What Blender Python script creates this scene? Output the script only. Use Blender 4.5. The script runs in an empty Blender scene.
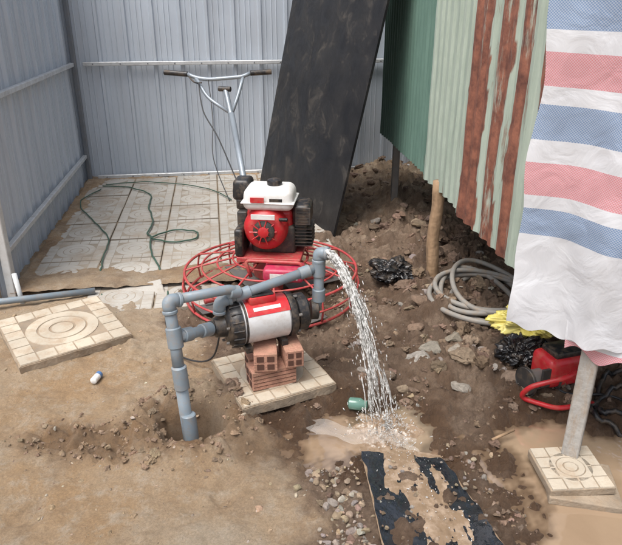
import bpy, bmesh, math, random
from mathutils import Vector, Matrix, noise, Euler
random.seed(7)
R=random.uniform
scn=bpy.context.scene
COL=scn.collection

# ------------------------------------------------------------ helpers
def sstep(a,b,x):
    t=max(0,min(1,(x-a)/(b-a))); return t*t*(3-2*t)
def fr(x,y,s,o=4,z=0): return noise.fractal(Vector((x*s,y*s,z)),1.0,2.0,o)
def interp(pts,x):
    if x<=pts[0][0]: return pts[0][1]
    for (a,b),(c,d) in zip(pts,pts[1:]):
        if x<=c: return b+(d-b)*(x-a)/(c-a)
    return pts[-1][1]

def mat(name,col,rough=.6,metal=0,var=.15,vscale=8,bump=.1,bscale=60,col2=None,dirt=0,spec=.5,trans=0,alpha=1,stretch=None,dcol=(.30,.21,.13),dscale=2.7):
    m=bpy.data.materials.new(name); m.use_nodes=True
    nt=m.node_tree; N=nt.nodes; L=nt.links; b=N['Principled BSDF']
    tc=N.new('ShaderNodeTexCoord')
    src=tc.outputs['Object']
    if stretch:
        mpn=N.new('ShaderNodeMapping'); mpn.inputs['Scale'].default_value=stretch; L.new(src,mpn.inputs[0]); src=mpn.outputs[0]
    n=N.new('ShaderNodeTexNoise'); n.inputs['Scale'].default_value=vscale; n.inputs['Detail'].default_value=5
    L.new(src,n.inputs['Vector'])
    mp=N.new('ShaderNodeMapRange'); mp.inputs[1].default_value=.3; mp.inputs[2].default_value=.7
    L.new(n.outputs['Fac'],mp.inputs[0])
    mx=N.new('ShaderNodeMix'); mx.data_type='RGBA'
    c2=col2 or tuple(c*(1-2*var) for c in col)
    mx.inputs[6].default_value=(*col,1); mx.inputs[7].default_value=(*c2,1)
    L.new(mp.outputs[0],mx.inputs[0])
    out=mx.outputs[2]
    if dirt>0:
        n2=N.new('ShaderNodeTexNoise'); n2.inputs['Scale'].default_value=vscale*dscale; n2.inputs['Detail'].default_value=7; n2.inputs['Roughness'].default_value=.7
        L.new(src,n2.inputs['Vector'])
        r2=N.new('ShaderNodeMapRange'); r2.inputs[1].default_value=.47; r2.inputs[2].default_value=.68; r2.inputs[4].default_value=dirt
        L.new(n2.outputs['Fac'],r2.inputs[0])
        m2=N.new('ShaderNodeMix'); m2.data_type='RGBA'
        L.new(r2.outputs[0],m2.inputs[0]); L.new(out,m2.inputs[6]); m2.inputs[7].default_value=(*dcol,1)
        out=m2.outputs[2]
        r3=N.new('ShaderNodeMapRange'); r3.inputs[1].default_value=.5; r3.inputs[2].default_value=.7; r3.inputs[3].default_value=rough; r3.inputs[4].default_value=max(rough,.8)
        L.new(n2.outputs['Fac'],r3.inputs[0]); L.new(r3.outputs[0],b.inputs['Roughness'])
    L.new(out,b.inputs['Base Color'])
    b.inputs['Roughness'].default_value=rough; b.inputs['Metallic'].default_value=metal
    b.inputs['Specular IOR Level'].default_value=spec
    b.inputs['Transmission Weight'].default_value=trans
    b.inputs['Alpha'].default_value=alpha
    if bump>0:
        n3=N.new('ShaderNodeTexNoise'); n3.inputs['Scale'].default_value=bscale; n3.inputs['Detail'].default_value=4
        L.new(tc.outputs['Object'],n3.inputs['Vector'])
        bp=N.new('ShaderNodeBump'); bp.inputs['Strength'].default_value=bump; bp.inputs['Distance'].default_value=.01
        L.new(n3.outputs['Fac'],bp.inputs['Height']); L.new(bp.outputs[0],b.inputs['Normal'])
    return m

def obj(name,verts,faces,m,smooth=False,parent=None,edges=[]):
    me=bpy.data.meshes.new(name); me.from_pydata([tuple(v) for v in verts],edges,faces); me.update()
    if m: me.materials.append(m)
    if smooth:
        for p in me.polygons: p.use_smooth=True
    o=bpy.data.objects.new(name,me); COL.objects.link(o)
    if parent: o.parent=parent
    return o
def empty(name):
    e=bpy.data.objects.new(name,None); e.empty_display_size=.1; COL.objects.link(e); return e
def from_bm(name,bm,m,smooth=False,parent=None):
    me=bpy.data.meshes.new(name); bm.to_mesh(me); bm.free()
    if m: me.materials.append(m)
    for p in me.polygons: p.use_smooth=smooth
    o=bpy.data.objects.new(name,me); COL.objects.link(o)
    if parent: o.parent=parent
    return o
def box(name,c,s,m,rot=(0,0,0),bev=.004,parent=None,seg=2,taper=1,smooth=False):
    bm=bmesh.new(); bmesh.ops.create_cube(bm,size=1)
    for v in bm.verts:
        k=taper if v.co.z>0 else 1
        v.co=Vector((v.co.x*s[0]*k,v.co.y*s[1]*k,v.co.z*s[2]))
    if bev>0: bmesh.ops.bevel(bm,geom=bm.edges[:],offset=bev,segments=seg,affect='EDGES',profile=.5)
    bm.transform(Matrix.Translation(c)@Euler(rot).to_matrix().to_4x4())
    o=from_bm(name,bm,m,smooth or bev>=.008,parent)
    if bev>=.008:
        try: o.data.set_sharp_from_angle(angle=math.radians(35))
        except Exception: pass
    return o
def lathe(name,p0,p1,prof,m,seg=32,parent=None,smooth=True):
    """prof: list of (t along axis in metres, radius)"""
    p0=Vector(p0);p1=Vector(p1);ax=(p1-p0).normalized()
    a=ax.orthogonal().normalized(); b=ax.cross(a)
    V=[];F=[]
    for t,r in prof:
        for i in range(seg):
            th=2*math.pi*i/seg; V.append(p0+ax*t+(a*math.cos(th)+b*math.sin(th))*r)
    n=len(prof)
    for j in range(n-1):
        for i in range(seg):
            k=(i+1)%seg; F.append((j*seg+i,j*seg+k,(j+1)*seg+k,(j+1)*seg+i))
    F.append(tuple(range(seg))[::-1]); F.append(tuple((n-1)*seg+i for i in range(seg)))
    o=obj(name,V,F,m,smooth,parent)
    if smooth:
        try: o.data.set_sharp_from_angle(angle=math.radians(40))
        except Exception: pass
    return o
def cyl(name,p0,p1,r,m,r1=None,seg=24,parent=None):
    L=(Vector(p1)-Vector(p0)).length; r1=r if r1 is None else r1
    b=min(r,r1)*.12
    return lathe(name,p0,p1,[(0,r-b),(b,r),(L-b,r1),(L,r1-b)],m,seg,parent)
def roundpath(pts,rad=.04,n=6):
    pts=[Vector(p) for p in pts]; out=[pts[0]]
    for a,b,c in zip(pts,pts[1:],pts[2:]):
        d1=(a-b);d2=(c-b); r=min(rad,d1.length*.48,d2.length*.48)
        s=b+d1.normalized()*r; e=b+d2.normalized()*r
        for i in range(n+1):
            t=i/n; out.append(s*(1-t)**2+b*2*t*(1-t)+e*t*t)
    out.append(pts[-1]); return out
def catmull(pts,n=8,closed=False):
    P=[Vector(p) for p in pts]; out=[]
    m=len(P)
    for i in range(m-1):
        p0,p1,p2,p3=P[max(i-1,0)],P[i],P[i+1],P[min(i+2,m-1)]
        for k in range(n):
            t=k/n
            out.append(.5*((2*p1)+(-p0+p2)*t+(2*p0-5*p1+4*p2-p3)*t*t+(-p0+3*p1-3*p2+p3)*t**3))
    out.append(P[-1])
    return out
def tubegeo(path,r,seg=12,closed=False):
    P=[Vector(p) for p in path]; n=len(P); V=[];F=[]
    t0=(P[1]-P[0]).normalized(); a=t0.orthogonal().normalized()
    for i,p in enumerate(P):
        if closed: t=(P[(i+1)%n]-P[i-1]).normalized()
        else: t=(P[min(i+1,n-1)]-P[max(i-1,0)]).normalized()
        a=(a-t*a.dot(t)).normalized(); b=t.cross(a)
        rr=r(i/(n-1)) if callable(r) else r
        for k in range(seg):
            th=2*math.pi*k/seg; V.append(p+(a*math.cos(th)+b*math.sin(th))*rr)
    for i in range(n if closed else n-1):
        j=(i+1)%n
        for k in range(seg):
            l=(k+1)%seg; F.append((i*seg+k,i*seg+l,j*seg+l,j*seg+k))
    if not closed:
        F.append(tuple(range(seg))[::-1]); F.append(tuple((n-1)*seg+k for k in range(seg)))
    return V,F
def tube(name,path,r,m,seg=12,closed=False,parent=None):
    V,F=tubegeo(path,r,seg,closed); return obj(name,V,F,m,True,parent)

# ------------------------------------------------------------ terrain
def poly_sd(x,y,P):
    d=1e9; ins=False; n=len(P)
    for i in range(n):
        ax,ay=P[i];bx,by=P[(i+1)%n]
        ex,ey=bx-ax,by-ay; wx,wy=x-ax,y-ay
        t=max(0,min(1,(wx*ex+wy*ey)/(ex*ex+ey*ey)))
        dx,dy=wx-ex*t,wy-ey*t; d=min(d,dx*dx+dy*dy)
        if (ay>y)!=(by>y) and x<(bx-ax)*(y-ay)/(by-ay)+ax: ins=not ins
    d=math.sqrt(d); return -d if ins else d
PUD1=[(.80,2.10),(.97,2.20),(1.25,2.12),(1.7,2.1),(1.7,1.1),(.74,1.15),(.77,1.5),(.82,1.8),(.76,1.98)]
PUD2=[(-.20,2.15),(-.04,2.07),(.06,2.20),(.3,2.30),(.46,2.22),(.50,2.05),(.44,1.93),(.20,1.95),(.06,1.95),(-.06,2.02)]
def puddle_sd(x,y):
    if x>-.6 and y<2.8 and x<2.4 and y>.6:
        w=fr(x,y,5,3,5)*.045+fr(x,y,18,2,5)*.012
        return min(poly_sd(x,y,PUD1),poly_sd(x,y,PUD2))+w
    return 9
BX=[(1.2,.08),(1.6,.02),(2.1,-.20),(2.35,-.45),(2.8,-.55),(3.0,-.85),(3.9,-.8),(4.4,-.3),(7,.0)]
def mudmask(x,y):
    bx=interp(BX,y)+fr(x,y,2.5,4,3)*.16
    m=sstep(-.15,.2,x-bx)
    if y>4.2: m*=interp([(4.2,1),(5,.7),(6.5,.5)],y)
    return m
C0=Vector((-2.15,6.08)); E1=Vector((.9888,.1495)); E2=Vector((-.1495,.9888))
FOOT=[(-.95,1.66,.5),(-1.25,2.08,1.1),(-.70,2.62,1.2),(.55,2.75,.4),(.35,3.0,-.3),(.30,2.65,.5),(-.3,1.75,1.4),(-.55,1.45,.2)]
def foot(x,y):
    h=0
    for fx,fy,a in FOOT:
        dx,dy=x-fx,y-fy
        if abs(dx)+abs(dy)>.3: continue
        u=dx*math.cos(a)+dy*math.sin(a); v=-dx*math.sin(a)+dy*math.cos(a)
        d=math.hypot(u/.13,v/.05)+fr(x,y,14,3,5)*.3
        h+=-.011*(1-sstep(.6,1.1,d))+.003*math.exp(-((d-1.3)/.3)**2)
    return h
def tramp(x,y):
    d=math.hypot((x+.86)/.40,(y-2.02)/.15)+fr(x,y,5,4,31)*.45
    return 1-sstep(.4,1.15,d)
def gh(x,y,sd=None,mud=None):
    if x<-3.5 or x>4 or y<.3 or y>9: return fr(x,y,.4,3)*.03-.01
    if sd is None: sd=puddle_sd(x,y)
    if mud is None: mud=mudmask(x,y)
    h=fr(x,y,1.1,3)*.026+fr(x,y,4,4,7)*(.013+.015*mud)+fr(x,y,14,5,2)*(.008+.009*mud)+fr(x,y,40,3,12)*.0032
    lump=sstep(.0,.45,fr(x,y,1.8,3,90))*(1-mud)
    if lump>0: h+=lump*(.022*abs(fr(x,y,12,5,91)))
    if mud>.05: h+=mud*(.050*(abs(fr(x,y,8,6,17)))+.028*abs(fr(x,y,24,4,8))-.022)
    ch=sstep(.40,.75,x)*sstep(2.1,2.5,y)
    if ch>0: h+=ch*(.03+abs(fr(x,y,5,6,11))*.10+abs(fr(x,y,15,5,13))*.04)
    dd=sstep(-.5,0,x)*sstep(3.9,4.5,y)*(1-sstep(6.3,6.6,y))
    if dd>0: h+=dd*abs(fr(x,y,4,6,21))*.09
    t=tramp(x,y)
    if t>0: h+=t*(-.020+.060*abs(fr(x,y,11,5,9))+.016*fr(x,y,34,3,9))
    h+=foot(x,y)
    h+=.03*math.exp(-(((x+1.25)/.45)**2+((y-2.75)/.35)**2))
    h+=.030*math.exp(-(((x+.15)/.4)**2+((y-2.45)/.3)**2))
    d=math.hypot(x+.49,(y-2.13)*1.0)+fr(x,y,10,3,40)*.03; h-=.24*(1-sstep(.05,.15,d))
    rim=math.exp(-((d-.21)/.07)**2); h+=rim*(.030+.05*abs(fr(x,y,14,5,44)))
    d=math.hypot((x+1.15)/.2,(y-3.5)/.12); h-=.12*(1-sstep(.6,1.1,d))
    h+=.010
    k=1-sstep(-.10,.08,sd); h=h*(1-.6*k)-.052*k
    q=Vector((x,y))-C0; a=q.dot(E1); b=q.dot(E2)
    if -.3<a<1.75 and -2.5<b<.5: h=min(h,.010)
    return h
def axis(lo,hi,fa,fb,fine,mid,ma,mb):
    xs=[];x=fa
    while x<fb: xs.append(x); x+=fine
    while x<mb: xs.append(x); x+=mid
    s=mid
    while x<hi: xs.append(x); s*=1.35; x+=s
    xs.append(hi)
    x=fa-fine; left=[]
    while x>ma: left.append(x); x-=mid
    s=mid
    while x>lo: left.append(x); s*=1.35; x-=s
    left.append(lo)
    return left[::-1]+xs
XS=axis(-250,250,-1.9,1.7,.0078,.04,-3.5,3.5)
YS=axis(-250,250,1.25,4.3,.0082,.025,.5,8)
V=[];A=[];nx=len(XS)
for y in YS:
    for x in XS:
        sd=puddle_sd(x,y); m=mudmask(x,y) if abs(x)<5 and -1<y<10 else .3
        V.append((x,y,gh(x,y,sd,m)))
        wet=0
        if abs(x)<3 and 1<y<4.3:
            wet=max(1-sstep(.0,.36,sd+fr(x,y,5,3,4)*.12),.7*tramp(x,y),.9*(1-sstep(.10,.26,math.hypot(x+.49,y-2.13)+fr(x,y,8,3,6)*.06)),.7*m*sstep(-.2,.4,fr(x,y,3,3,66)+.15))
        A.append((m,wet))
F=[(j*nx+i,j*nx+i+1,(j+1)*nx+i+1,(j+1)*nx+i) for j in range(len(YS)-1) for i in range(nx-1)]

def ground_mat():
    m=bpy.data.materials.new('soil'); m.use_nodes=True; nt=m.node_tree; N=nt.nodes; L=nt.links; b=N['Principled BSDF']
    tc=N.new('ShaderNodeTexCoord')
    def nz(s,d=8,r=.6,dist=0):
        n=N.new('ShaderNodeTexNoise'); n.inputs['Scale'].default_value=s; n.inputs['Detail'].default_value=d; n.inputs['Roughness'].default_value=r; n.inputs['Distortion'].default_value=dist
        L.new(tc.outputs['Object'],n.inputs['Vector']); return n.outputs['Fac']
    def rng(x,a,b2,c=0,d=1):
        r=N.new('ShaderNodeMapRange'); r.inputs[1].default_value=a; r.inputs[2].default_value=b2; r.inputs[3].default_value=c; r.inputs[4].default_value=d; L.new(x,r.inputs[0]); return r.outputs[0]
    def mix(f,a,c,mode='MIX'):
        x=N.new('ShaderNodeMix'); x.data_type='RGBA'; x.blend_type=mode
        if isinstance(f,float): x.inputs[0].default_value=f
        else: L.new(f,x.inputs[0])
        for i,s in ((6,a),(7,c)):
            if isinstance(s,tuple): x.inputs[i].default_value=(*s,1)
            else: L.new(s,x.inputs[i])
        return x.outputs[2]
    am=N.new('ShaderNodeAttribute'); am.attribute_name='mud'
    aw=N.new('ShaderNodeAttribute'); aw.attribute_name='wet'
    n3=nz(3.1,8,.65,.6); n14=nz(13,9,.75); n1=nz(1.5,5)
    sand=mix(rng(n1,.38,.62),(.56,.44,.31),(.54,.355,.195))
    sand=mix(rng(n14,.5,.68,0,.85),sand,(.66,.55,.42))
    sand=mix(rng(n3,.50,.66,0,.75),sand,(.38,.255,.15))
    mud=mix(rng(n3,.35,.65),(.31,.215,.145),(.19,.128,.086))
    mud=mix(rng(n14,.5,.66,0,.8),mud,(.44,.335,.245))
    mm=N.new('ShaderNodeMath'); mm.operation='ADD'; L.new(am.outputs['Fac'],mm.inputs[0]); L.new(rng(nz(7,7,.7),.2,.8,-.45,.45),mm.inputs[1])
    base=mix(rng(mm.outputs[0],.25,.75),sand,mud)
    fine=nz(110,11,.92)
    g=rng(fine,.36,.64,.58,1.25)
    base=mix(1.0,base,g,'MULTIPLY')
    spk=rng(nz(260,3,.6),.63,.70,0,.55)
    base=mix(spk,base,(.17,.12,.085))
    wetc=mix(1.0,base,(.54,.47,.42),'MULTIPLY')
    base=mix(aw.outputs['Fac'],base,wetc)
    L.new(base,b.inputs['Base Color'])
    w2=N.new('ShaderNodeMath'); w2.operation='MULTIPLY_ADD'; w2.inputs[1].default_value=-.64; w2.inputs[2].default_value=.92; L.new(aw.outputs['Fac'],w2.inputs[0])
    L.new(w2.outputs[0],b.inputs['Roughness'])
    h=N.new('ShaderNodeMath'); h.operation='ADD'; L.new(fine,h.inputs[0]); L.new(n14,h.inputs[1])
    bp=N.new('ShaderNodeBump'); bp.inputs['Strength'].default_value=1.0; bp.inputs['Distance'].default_value=.014
    L.new(h.outputs[0],bp.inputs['Height']); L.new(bp.outputs[0],b.inputs['Normal'])
    return m
ground=obj('ground',V,F,ground_mat(),True)
for k,nm in enumerate(('mud','wet')):
    at=ground.data.attributes.new(nm,'FLOAT','POINT'); at.data.foreach_set('value',[a[k] for a in A])

def water_mat():
    m=bpy.data.materials.new('muddy_water'); m.use_nodes=True; nt=m.node_tree;N=nt.nodes;L=nt.links;b=N['Principled BSDF']
    tc=N.new('ShaderNodeTexCoord'); n=N.new('ShaderNodeTexNoise'); n.inputs['Scale'].default_value=2.5; n.inputs['Detail'].default_value=6; n.inputs['Distortion'].default_value=1.5
    L.new(tc.outputs['Object'],n.inputs['Vector'])
    cr=N.new('ShaderNodeValToRGB'); cr.color_ramp.elements[0].position=.3; cr.color_ramp.elements[1].position=.7
    cr.color_ramp.elements[0].color=(.26,.18,.115,1); cr.color_ramp.elements[1].color=(.37,.27,.18,1)
    L.new(n.outputs['Fac'],cr.inputs[0])
    a=N.new('ShaderNodeAttribute'); a.attribute_name='depth'
    x=N.new('ShaderNodeMix'); x.data_type='RGBA'; L.new(a.outputs['Fac'],x.inputs[0]); x.inputs[6].default_value=(.125,.083,.052,1); L.new(cr.outputs[0],x.inputs[7]); L.new(x.outputs[2],b.inputs['Base Color'])
    b.inputs['Roughness'].default_value=.02; b.inputs['IOR'].default_value=1.6; b.inputs['Coat Weight'].default_value=1; b.inputs['Coat Roughness'].default_value=.02
    n2=N.new('ShaderNodeTexNoise'); n2.inputs['Scale'].default_value=10; n2.inputs['Detail'].default_value=3; L.new(tc.outputs['Object'],n2.inputs['Vector'])
    bp=N.new('ShaderNodeBump'); bp.inputs['Strength'].default_value=.25; bp.inputs['Distance'].default_value=.01; L.new(n2.outputs['Fac'],bp.inputs['Height']); L.new(bp.outputs[0],b.inputs['Normal']); L.new(bp.outputs[0],b.inputs['Coat Normal'])
    return m
WM=water_mat()
def puddle(name,x0,x1,y0,y1,lvl):
    s=.014; nx=int((x1-x0)/s)+1; ny=int((y1-y0)/s)+1; V=[];D=[]
    for j in range(ny):
        for i in range(nx):
            x=x0+i*s;y=y0+j*s; sd=puddle_sd(x,y)
            V.append((x,y,lvl-.08*sstep(.10,.20,sd))); D.append(sstep(0,.030,lvl-gh(x,y,sd)))
    F=[(j*nx+i,j*nx+i+1,(j+1)*nx+i+1,(j+1)*nx+i) for j in range(ny-1) for i in range(nx-1)]
    o=obj(name,V,F,WM,True); at=o.data.attributes.new('depth','FLOAT','POINT'); at.data.foreach_set('value',D)
puddle('puddle',-.35,1.72,1.05,2.42,-.013)

# ------------------------------------------------------------ stones / clods
def stones_geo(clip,amp,fq,sub=2,cnt=12,oc=2):
    vs=[]
    for k in range(cnt):
        bm=bmesh.new(); bmesh.ops.create_icosphere(bm,subdivisions=sub,radius=1)
        cuts=[Vector((random.gauss(0,1),random.gauss(0,1),random.gauss(0,1))).normalized() for _ in range(7)]; cd=[R(.5,.85) for _ in range(7)]
        for v in bm.verts:
            if clip<1:
                for c,dd in zip(cuts,cd):
                    q=v.co.dot(c)
                    if q>dd*clip*1.15: v.co-=c*(q-dd*clip*1.15)
            n=noise.fractal(v.co*fq+Vector((k*7,0,0)),.8,2,oc)*amp; v.co*=1+n
        vs.append(([v.co.copy() for v in bm.verts],[tuple(x.index for x in f.verts) for f in bm.faces])); bm.free()
    return vs
SG=stones_geo(.9,.18,1.6); CG=stones_geo(.85,.42,2.2); CG3=stones_geo(.8,.42,2.4,3,14,5)
SHEET=[(.17,1.97),(.54,1.93),(.68,1.25),(.2,1.25)]
def scatter(name,items,m,smooth=False,geo=SG,sink=(.0,.35),big=None):
    V=[];F=[];Cc=[]
    for (x,y,s,flat,col) in items:
        vs,fs=random.choice(big if (big and s>.018) else geo); o=len(V)
        sc=Vector((s*R(.7,1.3),s*R(.6,1.1),s*flat)); M=Matrix.Rotation(R(0,6.28),3,'Z')@Matrix.Rotation(R(-.4,.4),3,'X')@Matrix.Rotation(R(-.3,.3),3,'Y')
        z=gh(x,y)+s*flat*R(*sink)
        for v in vs: V.append(M@Vector((v.x*sc.x,v.y*sc.y,v.z*sc.z))+Vector((x,y,z)))
        F+= [tuple(o+i for i in f) for f in fs]; Cc+=[(*col,1)]*len(vs)
    ob=obj(name,V,F,m,smooth); at=ob.data.color_attributes.new('scol','FLOAT_COLOR','POINT')
    at.data.foreach_set('color',[c for q in Cc for c in q]); return ob
def attr_mat(name,rough,spec=.4):
    m=bpy.data.materials.new(name); m.use_nodes=True; nt=m.node_tree;N=nt.nodes;L=nt.links;b=N['Principled BSDF']
    a=N.new('ShaderNodeAttribute'); a.attribute_name='scol'; tc=N.new('ShaderNodeTexCoord')
    n=N.new('ShaderNodeTexNoise'); n.inputs['Scale'].default_value=45; n.inputs['Detail'].default_value=8; n.inputs['Roughness'].default_value=.78; L.new(tc.outputs['Object'],n.inputs['Vector'])
    r=N.new('ShaderNodeMapRange'); r.inputs[1].default_value=.33; r.inputs[2].default_value=.67; r.inputs[3].default_value=.55; r.inputs[4].default_value=1.3; L.new(n.outputs['Fac'],r.inputs[0])
    x=N.new('ShaderNodeMix'); x.data_type='RGBA'; x.blend_type='MULTIPLY'; x.inputs[0].default_value=1; L.new(a.outputs['Color'],x.inputs[6]); L.new(r.outputs[0],x.inputs[7])
    L.new(x.outputs[2],b.inputs['Base Color']); b.inputs['Roughness'].default_value=rough; b.inputs['Specular IOR Level'].default_value=spec
    bp=N.new('ShaderNodeBump'); bp.inputs['Strength'].default_value=.9; bp.inputs['Distance'].default_value=.014; L.new(n.outputs['Fac'],bp.inputs['Height']); L.new(bp.outputs[0],b.inputs['Normal'])
    return m
def jit(c,a=.2):
    k=R(1-a,1+a); return tuple(q*k*R(.95,1.05) for q in c)
GREY=(.34,.30,.26); TAN=(.38,.29,.20); MUDC=(.24,.165,.115); PINK=(.34,.24,.19); DKM=(.17,.115,.08)
def inpav(x,y):
    q=Vector((x,y))-C0; a=q.dot(E1); b=q.dot(E2); return -.3<a<1.8 and b>-2.5
def reg(it,n,x0,x1,y0,y1,s0,s1,cols,flat=(.4,.8)):
    for k in range(n):
        x=R(x0,x1);y=R(y0,y1)
        if inpav(x,y) or puddle_sd(x,y)<.03 or poly_sd(x,y,SHEET)<.0: continue
        if random.random()>mudmask(x,y)+.05: continue
        if noise.noise(Vector((x*4,y*4,50)))<R(-.35,.25): continue
        s=s0+(s1-s0)*random.random()**4
        it.append((x,y,s,R(*flat),jit(random.choice(cols))))
it=[]
reg(it,800,-.1,.8,1.2,2.0,.003,.018,[GREY,TAN,PINK,MUDC,TAN])
reg(it,700,.0,.28,1.2,1.9,.004,.024,[GREY,TAN,TAN,(.42,.36,.3)])
reg(it,800,.1,1.3,2.2,3.3,.004,.026,[MUDC,TAN,MUDC,GREY])
reg(it,700,.1,1.6,3.2,4.6,.006,.035,[MUDC,TAN,GREY,MUDC])
reg(it,400,-.2,1.8,4.3,6.6,.010,.05,[MUDC,TAN,PINK,MUDC])
for k in range(1400):
    x=R(-1.9,.3);y=R(1.2,3.6)
    if inpav(x,y): continue
    it.append((x,y,.0018+.009*random.random()**5,.6,jit(random.choice([(.45,.34,.23),(.34,.25,.17),(.5,.42,.33)]))))
for k in range(90):
    q=C0+E1*R(.0,1.3)+E2*(-2.52+random.gauss(0,.06)); it.append((q.x,q.y,R(.006,.035),.6,jit(random.choice([(.38,.32,.25),MUDC,TAN]))))
scatter('rubble',it,attr_mat('rubble_stone',.85))
it=[]
CC=[MUDC,DKM,(.29,.205,.145),MUDC]
reg(it,1300,-.5,1.3,2.2,3.3,.004,.040,CC,(.4,.8))
reg(it,1300,-.6,1.6,3.2,4.6,.006,.055,CC,(.4,.8))
reg(it,700,-.2,1.8,4.3,6.6,.010,.085,CC,(.4,.8))
reg(it,700,.0,.8,1.2,2.3,.004,.022,CC,(.4,.8))
reg(it,700,.55,1.5,2.3,3.8,.006,.060,CC,(.4,.9))
for k in range(230):
    a=R(0,6.28); d=R(.13,.32); it.append((-.49+math.cos(a)*d,2.13+math.sin(a)*d,.003+.020*random.random()**2,.7,jit((.30,.21,.14))))
for k in range(260):
    x=-.84+random.gauss(0,.22);y=2.02+random.gauss(0,.08); it.append((x,y,.003+.012*random.random()**2,.7,jit((.32,.225,.15))))
for k in range(260):
    x=R(-1.8,.1);y=R(1.3,3.2)
    if noise.noise(Vector((x*3,y*3,71)))<.0 or inpav(x,y): continue
    it.append((x,y,.003+.014*random.random()**3,.6,jit((.42,.30,.19))))
scatter('mud_clods',it,attr_mat('mud_clod',.75),False,CG,(-.25,.2),CG3)
it=[(.51,2.62,.085,.28,(.36,.33,.29)),(.60,2.70,.06,.4,(.30,.27,.22)),(.70,2.60,.05,.5,(.38,.33,.27)),(.67,2.36,.06,.35,(.36,.32,.27)),
    (.35,2.5,.05,.5,(.24,.18,.13)),(.72,2.76,.055,.5,(.3,.26,.2)),(.90,2.42,.06,.5,(.26,.19,.14)),(.42,2.40,.03,.6,TAN),(.80,2.50,.04,.6,MUDC),
    (.62,3.2,.06,.5,MUDC),(.55,2.9,.05,.5,MUDC),(.9,4.0,.10,.6,MUDC),(.8,4.4,.1,.5,TAN),(.5,4.6,.08,.5,GREY)]
scatter('broken_concrete',it,attr_mat('broken_concrete_surface',.85),sink=(.2,.4))

# ------------------------------------------------------------ paving
M_slab=mat('paving_concrete',(.47,.445,.40),.9,var=.12,vscale=2.2,bump=.3,bscale=80,dirt=.85,dcol=(.34,.275,.205),dscale=2)
M_groove=mat('soiled_concrete_groove',(.36,.31,.245),.95,var=.15,vscale=4,bump=.3,bscale=70)
M_slab2=mat('patterned_tile_concrete',(.54,.47,.37),.85,var=.15,vscale=4,bump=.3,bscale=90,dirt=.85,dcol=(.36,.26,.17))
def raised(bm,S,n=6,th=.007,w=.007,seg=40):
    """moulded relief of a square tile in local space, top at z=0"""
    cs=S/n; vs=[]
    for i in range(n):
        for j in range(n):
            x=(i+.5)*cs-S/2;y=(j+.5)*cs-S/2
            if math.hypot(x,y)<S*.38: continue
            r=bmesh.ops.create_cube(bm,size=1)['verts']
            for v in r:
                k=1 if v.co.z<0 else .97
                v.co=Vector((x+v.co.x*(cs-w)*k,y+v.co.y*(cs-w)*k,v.co.z*th-th/2))
            vs+=r
    for r0,r1 in ((.0,.10*S),(.125*S,.215*S),(.235*S,.335*S)):
        def rg(r,z): return [bm.verts.new((r*math.cos(2*math.pi*k/seg),r*math.sin(2*math.pi*k/seg),z)) for k in range(seg)]
        outer=rg(r1,0); low=rg(r1+.002,-th); vs+=outer+low
        if r0>0: inner=rg(r0,0); lo2=rg(r0-.002,-th); vs+=inner+lo2
        for k in range(seg):
            l=(k+1)%seg
            bm.faces.new((low[k],low[l],outer[l],outer[k]))
            if r0>0: bm.faces.new((inner[k],outer[k],outer[l],inner[l])); bm.faces.new((lo2[l],lo2[k],inner[k],inner[l]))
        if r0==0: bm.faces.new(outer)
    return vs
pav=empty('concrete_paving')
bm=bmesh.new(); bm2=bmesh.new(); T=.40
for i in range(5):
    for j in range(8):
        a=(i+.5)*T; b=-(j+.5)*T+.15
        lim=interp([(0,2.0),(-1.0,1.75),(-1.6,1.45),(-2.2,1.3),(-2.9,1.0)],b)
        if a+T/2>lim+.15: continue
        if b<-2.45 and not(.55<a<1.1): continue
        t1=R(-.012,.012);t2=R(-.012,.012); dz=R(-.002,.003)-(.01 if b<-2.45 else 0)
        def W(co,z0):
            w=C0+E1*(a+co.x)+E2*(b+co.y); return Vector((w.x,w.y,co.z+z0+co.x*t1+co.y*t2+dz))
        r=bmesh.ops.create_cube(bm,size=1)['verts']
        for v in r: v.co=W(Vector((v.co.x*(T-.008),v.co.y*(T-.008),v.co.z*.04)),.0105)
        for v in raised(bm2,T-.014,6,.0018,.004,28): v.co=W(v.co,.0320)
from_bm('slabs',bm,M_groove,parent=pav); from_bm('moulded_relief',bm2,M_slab,parent=pav)
V=[];F=[]
nxg,nyg=190,230
for j in range(nyg):
    for i in range(nxg):
        a=i/(nxg-1)*1.9-.05; b=-2.75+j/(nyg-1)*2.85; w=C0+E1*a+E2*b
        lim=interp([(0,1.75),(-1.0,1.6),(-1.6,1.35),(-2.2,1.2),(-2.9,.9)],b)
        edge=max(sstep(lim-.5,lim+.1,a),1-sstep(-2.6,-2.2,b),(1-sstep(.0,.14,a))*.8,sstep(-.12,.02,b)*.9)
        V.append((w.x,w.y,.0225+.032*(edge-.35)+.022*fr(w.x,w.y,2.6,6,77)+.006*fr(w.x,w.y,20,4,7)))
F=[(j*nxg+i,j*nxg+i+1,(j+1)*nxg+i+1,(j+1)*nxg+i) for j in range(nyg-1) for i in range(nxg-1)]
so_=obj('soil_drift',V,F,bpy.data.materials['soil'],True)
for nm,vv in (('mud',.3),('wet',.15)):
    at=so_.data.attributes.new(nm,'FLOAT','POINT'); at.data.foreach_set('value',[vv]*len(V))

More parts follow.
